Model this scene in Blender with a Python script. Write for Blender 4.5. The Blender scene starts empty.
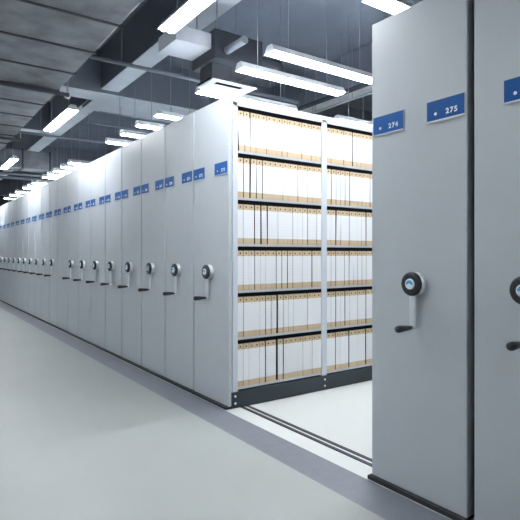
import bpy, bmesh, math, random
from mathutils import Vector, Matrix
random.seed(7)
C = bpy.context.scene.collection
R = math.radians
# World frame: x runs into the depth of the shelving, y runs away along the row, z is up.
# The nearest front-panel corner of the long row stands at the origin.

# ------------------------------------------------------------------ materials
def principled(name, col, rough=.5, metal=0., emis=None, strength=0., noise=0., nscale=8., coat=0., bump=0., spec=.5):
    m = bpy.data.materials.new(name); m.use_nodes = True
    nt = m.node_tree; b = nt.nodes['Principled BSDF']
    b.inputs['Base Color'].default_value = (*col, 1)
    b.inputs['Roughness'].default_value = rough
    b.inputs['Metallic'].default_value = metal
    b.inputs['Specular IOR Level'].default_value = spec
    if coat: b.inputs['Coat Weight'].default_value = coat; b.inputs['Coat Roughness'].default_value = .12
    if emis:
        b.inputs['Emission Color'].default_value = (*emis, 1)
        b.inputs['Emission Strength'].default_value = strength
    if noise or bump:
        tc = nt.nodes.new('ShaderNodeTexCoord'); n = nt.nodes.new('ShaderNodeTexNoise')
        n.inputs['Scale'].default_value = nscale; n.inputs['Detail'].default_value = 4
        nt.links.new(tc.outputs['Object'], n.inputs['Vector'])
        if noise:
            cr = nt.nodes.new('ShaderNodeValToRGB')
            lo = [max(0, c*(1-noise)) for c in col]; hi = [min(1, c*(1+noise)) for c in col]
            cr.color_ramp.elements[0].position = .3; cr.color_ramp.elements[1].position = .7
            cr.color_ramp.elements[0].color = (*lo, 1); cr.color_ramp.elements[1].color = (*hi, 1)
            nt.links.new(n.outputs['Fac'], cr.inputs['Fac']); nt.links.new(cr.outputs['Color'], b.inputs['Base Color'])
        if bump:
            bp = nt.nodes.new('ShaderNodeBump'); bp.inputs['Strength'].default_value = bump
            bp.inputs['Distance'].default_value = .01
            nt.links.new(n.outputs['Fac'], bp.inputs['Height']); nt.links.new(bp.outputs['Normal'], b.inputs['Normal'])
    return m
def grid_paper():
    m = principled('printed_paper', (.86, .87, .9), .6)
    nt = m.node_tree; b = nt.nodes['Principled BSDF']
    tc = nt.nodes.new('ShaderNodeTexCoord'); sx = nt.nodes.new('ShaderNodeSeparateXYZ')
    nt.links.new(tc.outputs['Object'], sx.inputs[0])
    def line(out, period, w, off=0.):
        a = nt.nodes.new('ShaderNodeMath'); a.operation = 'ADD'; a.inputs[1].default_value = off + 10*period
        nt.links.new(sx.outputs[out], a.inputs[0])
        d = nt.nodes.new('ShaderNodeMath'); d.operation = 'DIVIDE'; d.inputs[1].default_value = period
        nt.links.new(a.outputs[0], d.inputs[0])
        f = nt.nodes.new('ShaderNodeMath'); f.operation = 'FRACT'; nt.links.new(d.outputs[0], f.inputs[0])
        l = nt.nodes.new('ShaderNodeMath'); l.operation = 'LESS_THAN'; l.inputs[1].default_value = w
        nt.links.new(f.outputs[0], l.inputs[0]); return l
    a = line('Z', .0235, .07); c = line('X', .0135, .07, .003)
    mx = nt.nodes.new('ShaderNodeMath'); mx.operation = 'MAXIMUM'
    nt.links.new(a.outputs[0], mx.inputs[0]); nt.links.new(c.outputs[0], mx.inputs[1])
    mix = nt.nodes.new('ShaderNodeMix'); mix.data_type = 'RGBA'
    mix.inputs['A'].default_value = (.88, .885, .90, 1); mix.inputs['B'].default_value = (.76, .78, .86, 1)
    nt.links.new(mx.outputs[0], mix.inputs['Factor']); nt.links.new(mix.outputs['Result'], b.inputs['Base Color'])
    return m
M = dict(
    panel=principled('grey_panel_paint', (.49, .525, .56), .42, noise=.02, nscale=2.),
    edge=principled('panel_edge_paint', (.33, .365, .395), .45),
    frame=principled('white_grey_steel', (.62, .66, .72), .4),
    shelf=principled('shelf_steel', (.5, .53, .57), .4),
    black=principled('black_rail', (.004, .004, .005), .9, spec=.1),
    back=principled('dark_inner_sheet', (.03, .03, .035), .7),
    base=principled('slate_base_steel', (.022, .034, .043), .45),
    rubber=principled('black_rubber', (.02, .021, .024), .6),
    kraft=principled('kraft_board', (.60, .46, .30), .8, noise=.08, nscale=30.),
    sideboard=principled('dark_side_board', (.035, .028, .022), .8),  # shadow between neighbouring boxes, put into the colour of their sides
    hole=principled('hole_dark', (.10, .06, .035), .8),
    paper=grid_paper(),
    chrome=principled('chrome', (.62, .66, .68), .22, 1.),
    housing=principled('polished_housing', (.72, .75, .77), .3, .55),
    arm=principled('brushed_arm_steel', (.68, .71, .74), .35, .5),
    knob=principled('black_plastic', (.012, .013, .02), .38),
    white=principled('white_enamel', (.8, .82, .85), .4),
    cap=principled('badge_white', (.78, .86, .92), .3),
    capblue=principled('badge_blue', (.08, .38, .72), .3),
    blue=principled('label_blue', (.006, .09, .33), .5, spec=.2),
    silver=principled('label_holder', (.5, .53, .57), .4, .3),
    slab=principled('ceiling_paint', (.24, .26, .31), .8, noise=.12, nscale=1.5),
    beam=principled('beam_side_paint', (.24, .26, .31), .8, noise=.08, nscale=2.),  # shade on the beam sides is put into this colour
    soffit=principled('beam_soffit_paint', (.87, .88, .92), .75, noise=.06, nscale=3.),  # pale tone carries the floor's bounce light on beam undersides
    duct=principled('duct_wrap', (.28, .29, .32), .55, noise=.4, nscale=3.5, bump=1.),
    ductband=principled('duct_flange', (.06, .065, .08), .6),
    pipe=principled('pipe_paint', (.38, .41, .46), .45, .2),
    machine=principled('dark_machine', (.045, .05, .06), .5),
    wall=principled('wall_paint', (.55, .57, .58), .8, noise=.03),
    floor_c=principled('corridor_epoxy', (.28, .295, .282), .42, noise=.06, nscale=.8),
    floor_s=principled('grey_floor_band', (.135, .145, .17), .4, noise=.05, nscale=20.),
    floor_i=principled('aisle_epoxy', (.50, .51, .495), .28, noise=.03, nscale=1.2),
    tube=principled('lit_tube', (1, 1, 1), .4, emis=(.93, .97, 1.), strength=26.),
)
# ------------------------------------------------------------------ mesh helpers
class MB:
    def __init__(s): s.bm = bmesh.new(); s.mats = []
    def mi(s, m):
        if m is None: return 0
        if m not in s.mats: s.mats.append(m)
        return s.mats.index(m)
    def _fin(s, verts, m):
        i = s.mi(m)
        for f in {f for v in verts for f in v.link_faces}: f.material_index = i
    def box(s, x0, x1, y0, y1, z0, z1, m=None, bevel=0):
        r = bmesh.ops.create_cube(s.bm, size=1)
        for v in r['verts']:
            v.co = Vector((x0 + (v.co.x+.5)*(x1-x0), y0 + (v.co.y+.5)*(y1-y0), z0 + (v.co.z+.5)*(z1-z0)))
        i = s.mi(m)
        for f in {f for v in r['verts'] for f in v.link_faces}: f.material_index = i
        if bevel:
            es = list({e for v in r['verts'] for e in v.link_edges})
            bmesh.ops.bevel(s.bm, geom=es, offset=bevel, segments=2, affect='EDGES', profile=.6)
        return s
    def cyl(s, p, q, r0, r1=None, m=None, n=16, smooth=True):
        p = Vector(p); q = Vector(q); d = q-p; r1 = r0 if r1 is None else r1
        r = bmesh.ops.create_cone(s.bm, cap_ends=True, segments=n, radius1=r0, radius2=r1, depth=d.length)
        mt = Matrix.Translation((p+q)/2) @ d.to_track_quat('Z', 'Y').to_matrix().to_4x4()
        bmesh.ops.transform(s.bm, matrix=mt, verts=r['verts'])
        i = s.mi(m)
        for f in {f for v in r['verts'] for f in v.link_faces}:
            f.material_index = i; f.smooth = smooth and len(f.verts) == 4
        return s
    def lathe(s, prof, axis='X', m=None, n=32):        # prof: list of (axial, radius)
        i = s.mi(m); rings = []
        for a, r in prof:
            ring = []
            for k in range(n):
                t = 2*math.pi*k/n
                ring.append(s.bm.verts.new((a, r*math.cos(t), r*math.sin(t)) if axis == 'X' else (r*math.cos(t), r*math.sin(t), a)))
            rings.append(ring)
        for a, b in zip(rings, rings[1:]):
            for k in range(n):
                f = s.bm.faces.new((a[k], a[(k+1) % n], b[(k+1) % n], b[k])); f.material_index = i; f.smooth = True
        for ring in (rings[0], rings[-1]):
            f = s.bm.faces.new(ring); f.material_index = i
        bmesh.ops.recalc_face_normals(s.bm, faces=s.bm.faces)
        return s
    def prism(s, pts, axis, a0, a1, m=None):           # pts: 2-D outline; extruded along axis
        i = s.mi(m)
        def P(u, v, a): return {'X': (a, u, v), 'Y': (u, a, v), 'Z': (u, v, a)}[axis]
        A = [s.bm.verts.new(P(u, v, a0)) for u, v in pts]; B = [s.bm.verts.new(P(u, v, a1)) for u, v in pts]
        fs = [s.bm.faces.new(A), s.bm.faces.new(B)]
        for k in range(len(pts)):
            j = (k+1) % len(pts); fs.append(s.bm.faces.new((A[k], A[j], B[j], B[k])))
        for f in fs: f.material_index = i
        bmesh.ops.recalc_face_normals(s.bm, faces=s.bm.faces)
        return s
    def mesh(s, name, m=None):
        me = bpy.data.meshes.new(name); s.bm.to_mesh(me); s.bm.free()
        for k in (s.mats or [m]): me.materials.append(M[k])
        return me
    def build(s, name, m=None, parent=None, loc=None):
        return place(name, s.mesh(name, m), parent, loc)
def place(name, me, parent=None, loc=None):
    o = bpy.data.objects.new(name, me); C.objects.link(o)
    if parent: o.parent = parent
    if loc: o.location = loc
    return o
def thing(name, label, cat, loc=(0, 0, 0), group=None):
    o = bpy.data.objects.new(name, None); C.objects.link(o); o.location = loc
    o.empty_display_size = .1
    return tag(o, label, cat, group)
def tag(o, label, cat, group=None):
    o['label'] = label; o['category'] = cat
    if group: o['group'] = group
    return o
def struct(name, mb, m=None):
    o = mb.build(name, m); o['kind'] = 'structure'; return o
def text_mesh(body, size, mat):
    cu = bpy.data.curves.new('txt', 'FONT'); cu.body = body; cu.size = size; cu.extrude = .0006
    cu.align_x = 'CENTER'; cu.align_y = 'CENTER'; cu.offset = .0012; cu.resolution_u = 3; cu.space_character = 1.28
    tmp = bpy.data.objects.new('txt', cu); C.objects.link(tmp)
    bpy.context.view_layer.update()
    me = bpy.data.meshes.new_from_object(tmp.evaluated_get(bpy.context.evaluated_depsgraph_get()))
    bpy.data.objects.remove(tmp); bpy.data.curves.remove(cu)
    # stand it upright, reading along -y, facing -x
    me.transform(Matrix(((0, 0, -1, 0), (-1, 0, 0, 0), (0, 1, 0, 0), (0, 0, 0, 1))))
    me.materials.clear(); me.materials.append(M[mat]); return me
ORD = ['first', 'second', 'third', 'fourth', 'fifth', 'sixth', 'seventh', 'eighth', 'ninth', 'tenth', 'eleventh', 'twelfth',
       'thirteenth', 'fourteenth', 'fifteenth', 'sixteenth', 'seventeenth', 'eighteenth', 'nineteenth', 'twentieth',
       'twenty-first', 'twenty-second', 'twenty-third', 'twenty-fourth']

# ------------------------------------------------------------------ room
X0, X1, Y0, Y1, ZC = -3.8, 14., -6.5, 30., 4.15
f = MB()
f.box(X0, -.27, Y0, Y1, -.2, 0, 'floor_c').box(-.27, -.031, Y0, Y1, -.2, 0, 'floor_s').box(-.031, X1, Y0, Y1, -.2, 0, 'floor_i')
struct('floor', f)
struct('ceiling', MB().box(X0, X1, Y0, Y1, ZC, ZC+.2), 'slab')
struct('wall_left', MB().box(X0-.2, X0, Y0-.2, Y1+.2, -.2, ZC+.2), 'wall')
struct('wall_right', MB().box(X1, X1+.2, Y0-.2, Y1+.2, -.2, ZC+.2), 'wall')
struct('wall_back', MB().box(X0, X1, Y0-.2, Y0, -.2, ZC+.2), 'wall')
struct('wall_far', MB().box(X0, X1, Y1, Y1+.2, -.2, ZC+.2), 'wall')
tn = [0]
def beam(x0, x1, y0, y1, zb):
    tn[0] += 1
    struct('trim_%d' % tn[0], MB().box(x0, x1, y0, y1, zb+.012, ZC, 'beam').box(x0, x1, y0, y1, zb, zb+.012, 'soffit'))  # ceiling beam; thin pale layer stands for light on its underside
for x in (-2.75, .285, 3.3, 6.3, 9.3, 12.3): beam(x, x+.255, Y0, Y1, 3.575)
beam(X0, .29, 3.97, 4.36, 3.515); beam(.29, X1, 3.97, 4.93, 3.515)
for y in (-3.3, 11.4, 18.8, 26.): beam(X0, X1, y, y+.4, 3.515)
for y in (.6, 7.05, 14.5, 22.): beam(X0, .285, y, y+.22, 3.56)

# ------------------------------------------------------------------ shelving units
H, PT = 2.425, .028           # height, front panel thickness
DEP = 2.884
POST = [(PT, .083), (.959, 1.018), (1.894, 1.953), (2.829, DEP)]
def hand_wheel(root, yc, z=1.055):
    hub = place('wheel_housing', HUB, root, (0, yc, z))
    place('wheel_ring', RING, hub); place('badge', BADGE, hub); place('crank_arm', ARM, hub); place('crank_grip', GRIP, hub)
HUB = MB().lathe([(-.0005, .038), (-.0005, .057), (-.004, .0585), (-.024, .055), (-.033, .047)], m='housing').mesh('wheel_housing')
RING = MB().lathe([(-.03, .044), (-.031, .054), (-.036, .0585), (-.044, .0585), (-.05, .054), (-.053, .047), (-.052, .03), (-.05, .02)], m='knob').mesh('wheel_ring')
b = MB().lathe([(-.048, .02), (-.05, .0265), (-.0565, .0255), (-.0575, .022)], m='cap')
pts = [(.0205*math.cos(a), .0205*math.sin(a)-.002) for a in [math.pi*k/12 for k in range(13)]] + [(-.0075, -.002)] + \
      [(-.0065*math.cos(a), .0065*math.sin(a)-.002) for a in [math.pi*k/8 for k in range(1, 8)]] + [(.0075, -.002)]
b.prism(pts, 'X', -.0588, -.057, 'capblue')
BADGE = b.mesh('badge')
ARM = MB().prism([(-.018, .0), (.018, .0), (.015, -.204), (.009, -.219), (0, -.225), (-.009, -.219), (-.015, -.204)], 'X', -.036, -.026, 'arm') \
          .cyl((-.022, 0, -.211), (-.046, 0, -.211), .0085, m='chrome').mesh('crank_arm')
GRIP = MB().lathe([(-.044, .007), (-.048, .0105), (-.066, .012), (-.1, .0155), (-.132, .018), (-.145, .0165), (-.15, .011), (-.151, .003)], m='knob', n=20).mesh('crank_grip')
GRIP.transform(Matrix.Translation((0, 0, -.211)))
PLATE = MB().box(-.0035, 0, -.1, .1, .002, .095, 'blue').box(-.006, 0, -.101, .101, -.0055, .0025, 'silver') \
            .box(-.0045, 0, -.102, -.1, -.0055, .0965, 'silver').box(-.0045, 0, .1, .102, -.0055, .0965, 'silver') \
            .box(-.0045, 0, -.102, .102, .095, .0975, 'silver').mesh('label_plate')
DOT = MB().lathe([(-.0032, .0075), (-.0046, .0075)], m='cap', n=16).mesh('marker_dot')
def label_plate(root, yc, num):
    p = place('label_plate', PLATE, root, (0, yc, 1.827))
    place('marker_dot', DOT, p, (0, .052, .032))
    place('number', text_mesh(str(num), .034, 'cap'), p, (-.0042, -.034, .032))
def panel_mesh(w, th=PT):      # front cover with folded edges
    return MB().box(0, th, 0, w, .022, H, 'panel', .003).mesh('front_panel')
def carcass_mesh(w):    # closed steel body behind the cover
    m = MB()
    m.box(PT+.001, DEP, .012, w-.002, .125, H-.012, 'base', .002)
    for x0, x1 in POST: m.box(x0+.001, x1, .006, w+.002, .125, H-.02, 'base')
    return m.mesh('body')
def base_mesh(w): return MB().box(PT-.004, DEP, .004, w, .006, .124, 'base').box(-.026, PT, .0, w+.008, .002, .022, 'rubber').mesh('base')
PW = .568; PITCH = .587
PANEL, BODY, BASE = panel_mesh(PW), carcass_mesh(PW), base_mesh(PW)

# the nearest unit of the long row: open shelves with boxes
u = thing('mobile_shelving_unit', 'grey mobile shelving unit with open shelves full of white archive boxes', 'shelving', (0, 0, 0), 'mobile shelving units in the long row')
SH = [.158, .545, .912, 1.278, 1.643, 2.008]
TOPU = 2.356
place('front_panel', PANEL, u)
label_plate(u, .112, 273); label_plate(u, .475, 272); hand_wheel(u, .288)
for x0, x1 in POST:
    for y0 in (0, PW-.03):
        MB().box(x0+(.008 if x0 == PT else 0), x1, y0, y0+.03, .126, TOPU+.03, 'frame', .002).build('upright_post', parent=u)
MB().box(PT+.001, DEP, .0, PW, TOPU, H-.01, 'frame', .003).build('top_cover', parent=u)
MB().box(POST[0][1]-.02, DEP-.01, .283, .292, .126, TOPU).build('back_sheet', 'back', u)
bs = MB().box(PT-.004, DEP, -.006, PW, .004, .128, 'base', .002).box(-.026, PT, .0, PW+.008, .002, .022, 'rubber')
bo = bs.build('base', parent=u)
for x0, x1 in POST[:3]:
    for z in (.04, .095):
        MB().lathe([(0, .009), (-.004, .009), (-.006, .005)], m='white', n=14).build('screw', parent=bo)
        s = bo.children[-1]; s.rotation_euler = (0, 0, R(90)); s.location = ((x0+x1)/2, -.006, z)
        s.data.transform(Matrix.Identity(4))
for bi in range(3):
    xa, xb = POST[bi][1], POST[bi+1][0]
    for k, z in enumerate(SH):
        MB().box(xa+.001, xb-.001, .003, PW-.003, z-.018, z, 'shelf', .002).build('shelf', parent=u)
        if k: MB().box(xa+.001, xb-.001, .006, .03, z-.049, z-.0185).build('shelf_rail', 'black', u)  # black strip stands for the shaded gap above the boxes
    MB().box(xa+.001, xb-.001, .006, .03, TOPU-.031, TOPU-.0005).build('shelf_rail', 'black', u)

# archive boxes
BT, BD = .0516, .262
def box_meshes(h):
    b = MB().box(-BT/2, BT/2, 0, BD, 0, h, 'kraft', .0012)
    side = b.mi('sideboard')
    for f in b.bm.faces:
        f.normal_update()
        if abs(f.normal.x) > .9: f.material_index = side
    body = b.mesh('file_box')
    lab = MB().box(-BT/2, BT/2, -.0011, 0, .046, h-.043, 'paper').mesh('spine_label')
    r = []
    for k in range(14): a = 2*math.pi*k/14; r.append((.0068*math.cos(a), .0068*math.sin(a)+h-.021))
    hole = MB().prism(r, 'Y', -.0012, .0004, 'hole').mesh('finger_hole')
    return body, lab, hole
# per shelf (top first): {box index: (gap before it, lean in degrees)}
G1 = {5: {0: (1, -2.1), 1: (9, -2.1), 2: (1, 0), 3: (4, 0), 7: (3, 0), 8: (5, 0), 9: (4, 0), 12: (5, 0), 13: (2, 0), 5: (1.5, 0)},
      4: {1: (4, 0), 2: (5, .9), 3: (3, 0), 4: (2, 0), 11: (3, 0)},
      3: {3: (4, 0), 4: (8, -.8), 5: (3, 0), 11: (2, 0), 13: (2.5, 0)},
      2: {2: (2, 0), 3: (3, 0), 7: (2, 0), 8: (3, 0), 9: (6, 0), 14: (4, 0)},
      1: {1: (1, 0), 5: (3, 0), 6: (4, 0), 7: (8, 0), 8: (4, 0)},
      0: {5: (4, 0), 7: (10, 0), 8: (3, 0)}}
G2 = {5: {6: (1, 0), 12: (1, 0)}, 4: {1: (2, 0), 2: (2, 0), 4: (2, 0), 5: (2, 0), 10: (2, 0)}, 3: {2: (3, 1.), 5: (2, 0), 9: (4, 0)},
      2: {1: (3, 0), 2: (7, 0), 4: (5, 0), 5: (6, .8), 6: (3, 0), 7: (4, 0), 8: (4, 0), 9: (4, 0), 10: (3, 0), 12: (3, 0)},
      1: {2: (2, 0), 4: (2, 0), 9: (2, 0)}, 0: {2: (2, 0), 5: (4, 0), 9: (4, 0), 13: (2, 0)}}
LEV = ['bottom shelf', 'fifth shelf down', 'fourth shelf down', 'third shelf down', 'second shelf down', 'top shelf']
meshes = {}
for bi, G in ((0, G1), (1, G2)):
    xa, xb = POST[bi][1]+.002, POST[bi+1][0]-.002
    for k in range(6):
        top = SH[k+1]-.018 if k < 5 else TOPU
        h = round(top - SH[k] - .034, 3)
        if h not in meshes: meshes[h] = box_meshes(h)
        body, lab, hole = meshes[h]
        spec = G[k]; n = 16
        used = n*(BT+.0006)+sum(h*math.sin(abs(R(a))) for g, a in spec.values())
        slack = max(0, xb-xa-used); tot = sum(g for g, a in spec.values())+1.
        # neighbouring leaning boxes share their lean
        x = xa
        prev = 0
        for i in range(n):
            g, a = spec.get(i, (0, 0)); ex = h*math.sin(abs(R(a)))
            x += .0006+slack*g/tot
            if a < 0 and prev != a: x += ex          # top leans to the left: foot starts further right
            o = place('file_box', body, None, (x+BT/2, .004, SH[k]+.0002+(BT/2*math.sin(abs(R(a))) if a else 0)))
            o.rotation_euler = (0, R(a), 0)
            if i in (0, 6, 11) and not a: o.location.y = .007
            else: o.location.y = .004 + random.choice((0, 0, .001, .002, .004))
            x += BT + (ex if a > 0 else 0); prev = a
            lean = ', leaning left' if a < 0 else (', leaning right' if a > 0 else '')
            tag(o, 'white-labelled kraft box%s, %s from the left, %s, %s bay' % (lean, ORD[i], LEV[k], 'left' if bi == 0 else 'right'),
                'file box', 'archive boxes on the %s, %s bay' % (LEV[k], 'left' if bi == 0 else 'right'))
            place('spine_label', lab, o); place('finger_hole', hole, o)

# the closed units of the long row
for k in range(1, 23):
    lb = 'grey closed shelving unit, %s in the row behind the open shelves%s' % (ORD[k-1], ', no hand wheel' if k == 8 else '')
    q = thing('mobile_shelving_unit', lb, 'shelving', (0, k*PITCH, 0), 'mobile shelving units in the long row')
    place('front_panel', PANEL, q); place('body', BODY, q); place('base', BASE, q)
    label_plate(q, .112, 273-2*k); label_plate(q, .475, 272-2*k)
    if k != 8: hand_wheel(q, .288)
# the units on the near side of the aisle
RW = .558
q = thing('mobile_shelving_unit', 'large grey shelving unit across the aisle, number plates 274 and 275, nearest full panel', 'shelving', (0, -1.463-RW, 0))
place('front_panel', panel_mesh(RW, .055), q); place('body', carcass_mesh(RW), q); place('base', base_mesh(RW), q)
label_plate(q, .107, 275); label_plate(q, RW-.113, 274); hand_wheel(q, RW/2-.011)
EW = .47
q = thing('mobile_shelving_unit', 'grey end shelving unit cut by the right edge of the picture, one blue plate', 'shelving', (0, -2.058-EW, 0))
place('front_panel', panel_mesh(EW, .055), q); place('body', carcass_mesh(EW), q); place('base', base_mesh(EW), q)
label_plate(q, EW-.237, 276); hand_wheel(q, EW/2-.006)

# floor rails
for i, (x, l) in enumerate(((.107, 'black twin-slot rail set in the floor, coming out under the open shelves'), (1.93, 'black twin-slot rail in the floor further into the aisle'))):
    m = MB()
    m.box(x, x+.078, -4.2, 14., -.02, .0015, 'silver').box(x, x+.026, -4.2, 14., 0, .005, 'rubber').box(x+.05, x+.078, -4.2, 14., 0, .005, 'rubber')
    tag(m.build('floor_rail'), l, 'rail', 'floor rails')

# ------------------------------------------------------------------ fluorescent lights
L = 1.24
def light_meshes(axis):
    def P(m): return m
    hz = MB().prism([(-.07, 0), (-.066, .0), (-.03, .04), (.03, .04), (.066, 0), (.07, 0), (.038, .05), (.03, .062), (-.03, .062), (-.038, .05)], 'X', 0, L, 'white')
    hz.prism([(-.065, .001), (.065, .001), (.032, .05), (-.032, .05)], 'X', 0, .012, 'white').prism([(-.065, .001), (.065, .001), (.032, .05), (-.032, .05)], 'X', L-.012, L, 'white')
    h = hz.mesh('reflector_housing')
    t = MB().cyl((.02, 0, 0), (L-.02, 0, 0), .017, m='tube', n=12).mesh('tube')
    r = MB().cyl((0, 0, .06), (0, 0, 1), .004, m='pipe', n=8).mesh('hanger_rod')
    return h, t, r
LH, LT, LR = light_meshes('X')
def light(x, y, z, label, rot=0, group=None, top=ZC):
    q = thing('fluorescent_light', label, 'ceiling light', (x, y, z), group)
    q.rotation_euler = (0, 0, rot)
    place('reflector_housing', LH, q)
    for dy in (-.028, .028): place('tube', LT, q, (0, dy, .004))
    for dx in (.2, L-.2):
        r = place('hanger_rod', LR, q, (dx, 0, 0)); r.scale = (1, 1, 1)
        me = LR.copy(); r.data = me
        for v in me.vertices:
            if v.co.z > .5: v.co.z = top - z
    return q
ZL = 2.83
rows = [-1.1, -.02, .43, 1.19, 2.25, 2.83, 3.4, 4.0, 6.07, 6.61, 7.17, 7.71, 8.15, 9.2, 9.75, 10.3, 11.3, 12.2, 13.2]  # first entry is an extra lamp, added to brighten the archive boxes
desc = ['crosswise tube light over the aisle between the open shelves and plate 274', 'first crosswise tube light over the open shelves, running out of the top', 'second crosswise tube light over the open shelves',
        'crosswise tube light touching the flat air vent']
for i, y in enumerate(rows):
    lb = desc[i] if i < 4 else 'crosswise tube light above the long row, %s beyond the air vent' % ORD[i-4]
    light(.37, y, ZL, lb, group='crosswise lights above the row')
for y, nm in ((-.6, 'first'), (-.02, 'second'), (.43, 'third'), (1.19, 'fourth')):  # first of these is also added, unseen, as fill for the boxes
    light(2.27, y, ZL, 'crosswise tube light deep over the shelves, %s counted away from the camera' % nm, group='deep crosswise lights')
for y in (2.83, 6.6, 10.3): light(2.27, y, ZL, 'deep crosswise tube light behind the long row at %s' % {2.83: 'its near end', 6.6: 'its middle', 10.3: 'its far end'}[y])
ZW = 2.87
for i, y in enumerate((-4.8, -1.05, 2.72, 6.47, 10.2, 14.)):
    light(-.44, y, ZW, 'lengthwise tube light hung over the corridor beside the duct, %s' %
          ['behind the viewer', 'overhead', 'largest one in view', 'at the left edge', 'beyond the left edge', 'farthest along'][i], R(90), 'corridor lights', 4.1)
for i, y in enumerate((-1.05, 6.47)):
    light(-2.9, y, ZW, 'lengthwise tube light over the left side of the corridor, %s from the back' % ORD[i], R(90), 'far corridor lights', 4.1)

# ------------------------------------------------------------------ air duct, vent, pipes
q = thing('air_duct', 'large dark grey wrapped air duct running above the corridor', 'duct', (-1.4, 0, 2.91))
MB().box(-.68, .68, -5., 7.74, 0, .42, 'duct', .02).build('duct_body', parent=q)
for y in [-4.6+.62*k for k in range(20)]:
    MB().box(-.688, .688, y, y+.022, -.01, .43, 'ductband').build('flange', parent=q)
for y in (-3, -.5, 2., 4.6, 7.):
    for x in (-.76, .76): MB().cyl((x, y+.2, -.03), (x, y+.2, ZC-2.91), .006, m='pipe', n=8).build('hanger_rod', parent=q)
    MB().box(-.78, .78, y+.18, y+.22, -.05, -.02, 'ductband').build('hanger_bar', parent=q)
q = thing('air_duct', 'short dark cross duct beyond the corridor duct, near the left edge', 'duct', (0, 7.76, 2.93))
MB().box(-2.1, .46, 0, .45, 0, .36, 'duct', .015).build('duct_body', parent=q)
for x in (-.6, -.1, .42): MB().box(x, x+.03, -.012, .46, -.015, .38, 'ductband').build('flange', parent=q)
for x in (-.62, .1):
    MB().cyl((x, .25, .3), (x, .25, ZC-2.93), .006, m='pipe', n=8).build('hanger_rod', parent=q)
q = thing('fan_unit', 'black fan unit hanging above the flat white air vent', 'air conditioner', (.2, .70, 3.0))
MB().box(.08, .62, .0, .45, 0, .27, 'machine', .01).build('fan_housing', parent=q)
MB().box(.12, .33, .12, .36, -.139, .02, 'machine', .01).build('outlet_neck', parent=q)
MB().cyl((.62, .2, .12), (.95, .2, .12), .09, m='machine').build('motor', parent=q)
MB().cyl((.2, -.02, .08), (.2, -.32, .08), .035, m='pipe').build('coupling', parent=q)
MB().box(-.28, .08, .06, .44, .1, .24, 'soffit', .005).build('side_duct', parent=q)
for x in (.12, .58):
    for y in (.03, .42): MB().cyl((x, y, .2), (x, y, ZC-3.0), .006, m='pipe', n=8).build('hanger_rod', parent=q)
q = thing('air_vent', 'flat white slotted air vent hanging over the corner of the open shelves', 'air vent', (.31, .79, 2.83))
m = MB()
m.box(0, .5, 0, .045, 0, .012, 'white').box(0, .5, .13, .3, 0, .012, 'white').box(0, .07, .045, .13, 0, .012, 'white').box(.38, .5, .045, .13, 0, .012, 'white')
m.build('flange_plate', parent=q)
MB().box(.0, .42, .04, .3, .0125, .03, 'black').build('slot_box', parent=q)
# pipes and conduits: (axis, fixed coordinate, from, to, z, radius, label)
for ax, c, a, b_, z, r, lb in (
    ('X', 2.2, -.4, 2.5, 3.33, .022, 'grey pipe crossing above the near end of the long row'),
    ('X', 4.45, .4, 2.5, 3.38, .009, 'thin pale conduit crossing under the wide beam'),
    ('X', 4.9, .35, 2.5, 3.3, .009, 'thin pale conduit just beyond the wide beam'),
    ('X', 5.3, -.6, 2.5, 3.1, .018, 'grey pipe crossing beyond the wide beam above the row'),
    ('X', 9.3, -.5, 2.5, 3.02, .03, 'grey pipe crossing above the far part of the row'),
    ('X', 10.6, -.5, 2.5, 3.1, .03, 'farthest grey pipe crossing above the row'),
    ('Y', 2.75, -4., 12., 3.35, .03, 'dark pipe running lengthwise above the deep end of the shelves'),
    ('Y', 2.95, -4., 12., 3.3, .014, 'thin conduit beside the lengthwise pipe')):
    q = thing('pipe', lb, 'pipe')
    P = (lambda t, zz: (t, c, zz)) if ax == 'X' else (lambda t, zz: (c, t, zz))
    MB().cyl(P(a, z), P(b_, z), r, m='machine' if 'dark' in lb else 'pipe').build('tube_run', parent=q)
    n = int((b_-a)/.75)
    for i in range(n):
        t = a+.35+i*.75
        MB().cyl(P(t, z+r*.5), P(t, ZC), .0045, m='pipe', n=8).build('hanger_rod', parent=q)
q = thing('cable_tray', 'pale grey cable tray running lengthwise high above the shelves', 'cable tray', (4.2, 0, 3.3))
MB().box(0, .35, -5, 14, 0, .004, 'pipe').box(0, .004, -5, 14, 0, .08, 'pipe').box(.346, .35, -5, 14, 0, .08, 'pipe').build('tray', parent=q)
for i in range(8):
    MB().cyl((.02, -4+i*2.2, .02), (.02, -4+i*2.2, ZC-3.3), .006, m='pipe', n=8).build('hanger_rod', parent=q)
q = thing('smoke_detector', 'small white detector on a bracket at the edge of the corridor duct', 'detector', (-.6, 2.35, 2.87))
MB().lathe([(.01, .015), (.017, .03), (.03, .034), (.035, .034)], axis='Z', m='white', n=20).build('detector_head', parent=q)
MB().box(-.12, .03, -.012, .012, .035, .045, 'white').build('bracket', parent=q)

# ------------------------------------------------------------------ world and camera
w = bpy.data.worlds.new('World'); bpy.context.scene.world = w; w.use_nodes = True
w.node_tree.nodes['Background'].inputs['Color'].default_value = (.6, .68, .8, 1)
w.node_tree.nodes['Background'].inputs['Strength'].default_value = .3
cam = bpy.data.cameras.new('camera'); co = bpy.data.objects.new('camera', cam); C.objects.link(co)
co.location = (-2.056, -3.348, 1.20); co.rotation_euler = (R(90), 0, R(-35.07))
cam.sensor_width = 36; cam.lens = 509/520*36; cam.shift_y = -6/520; cam.clip_start = .05
sc = bpy.context.scene; sc.camera = co
sc.view_settings.view_transform = 'Standard'; sc.view_settings.look = 'None'
sc.view_settings.exposure = 1.78; sc.view_settings.gamma = 1; sc.view_settings.use_curve_mapping = False
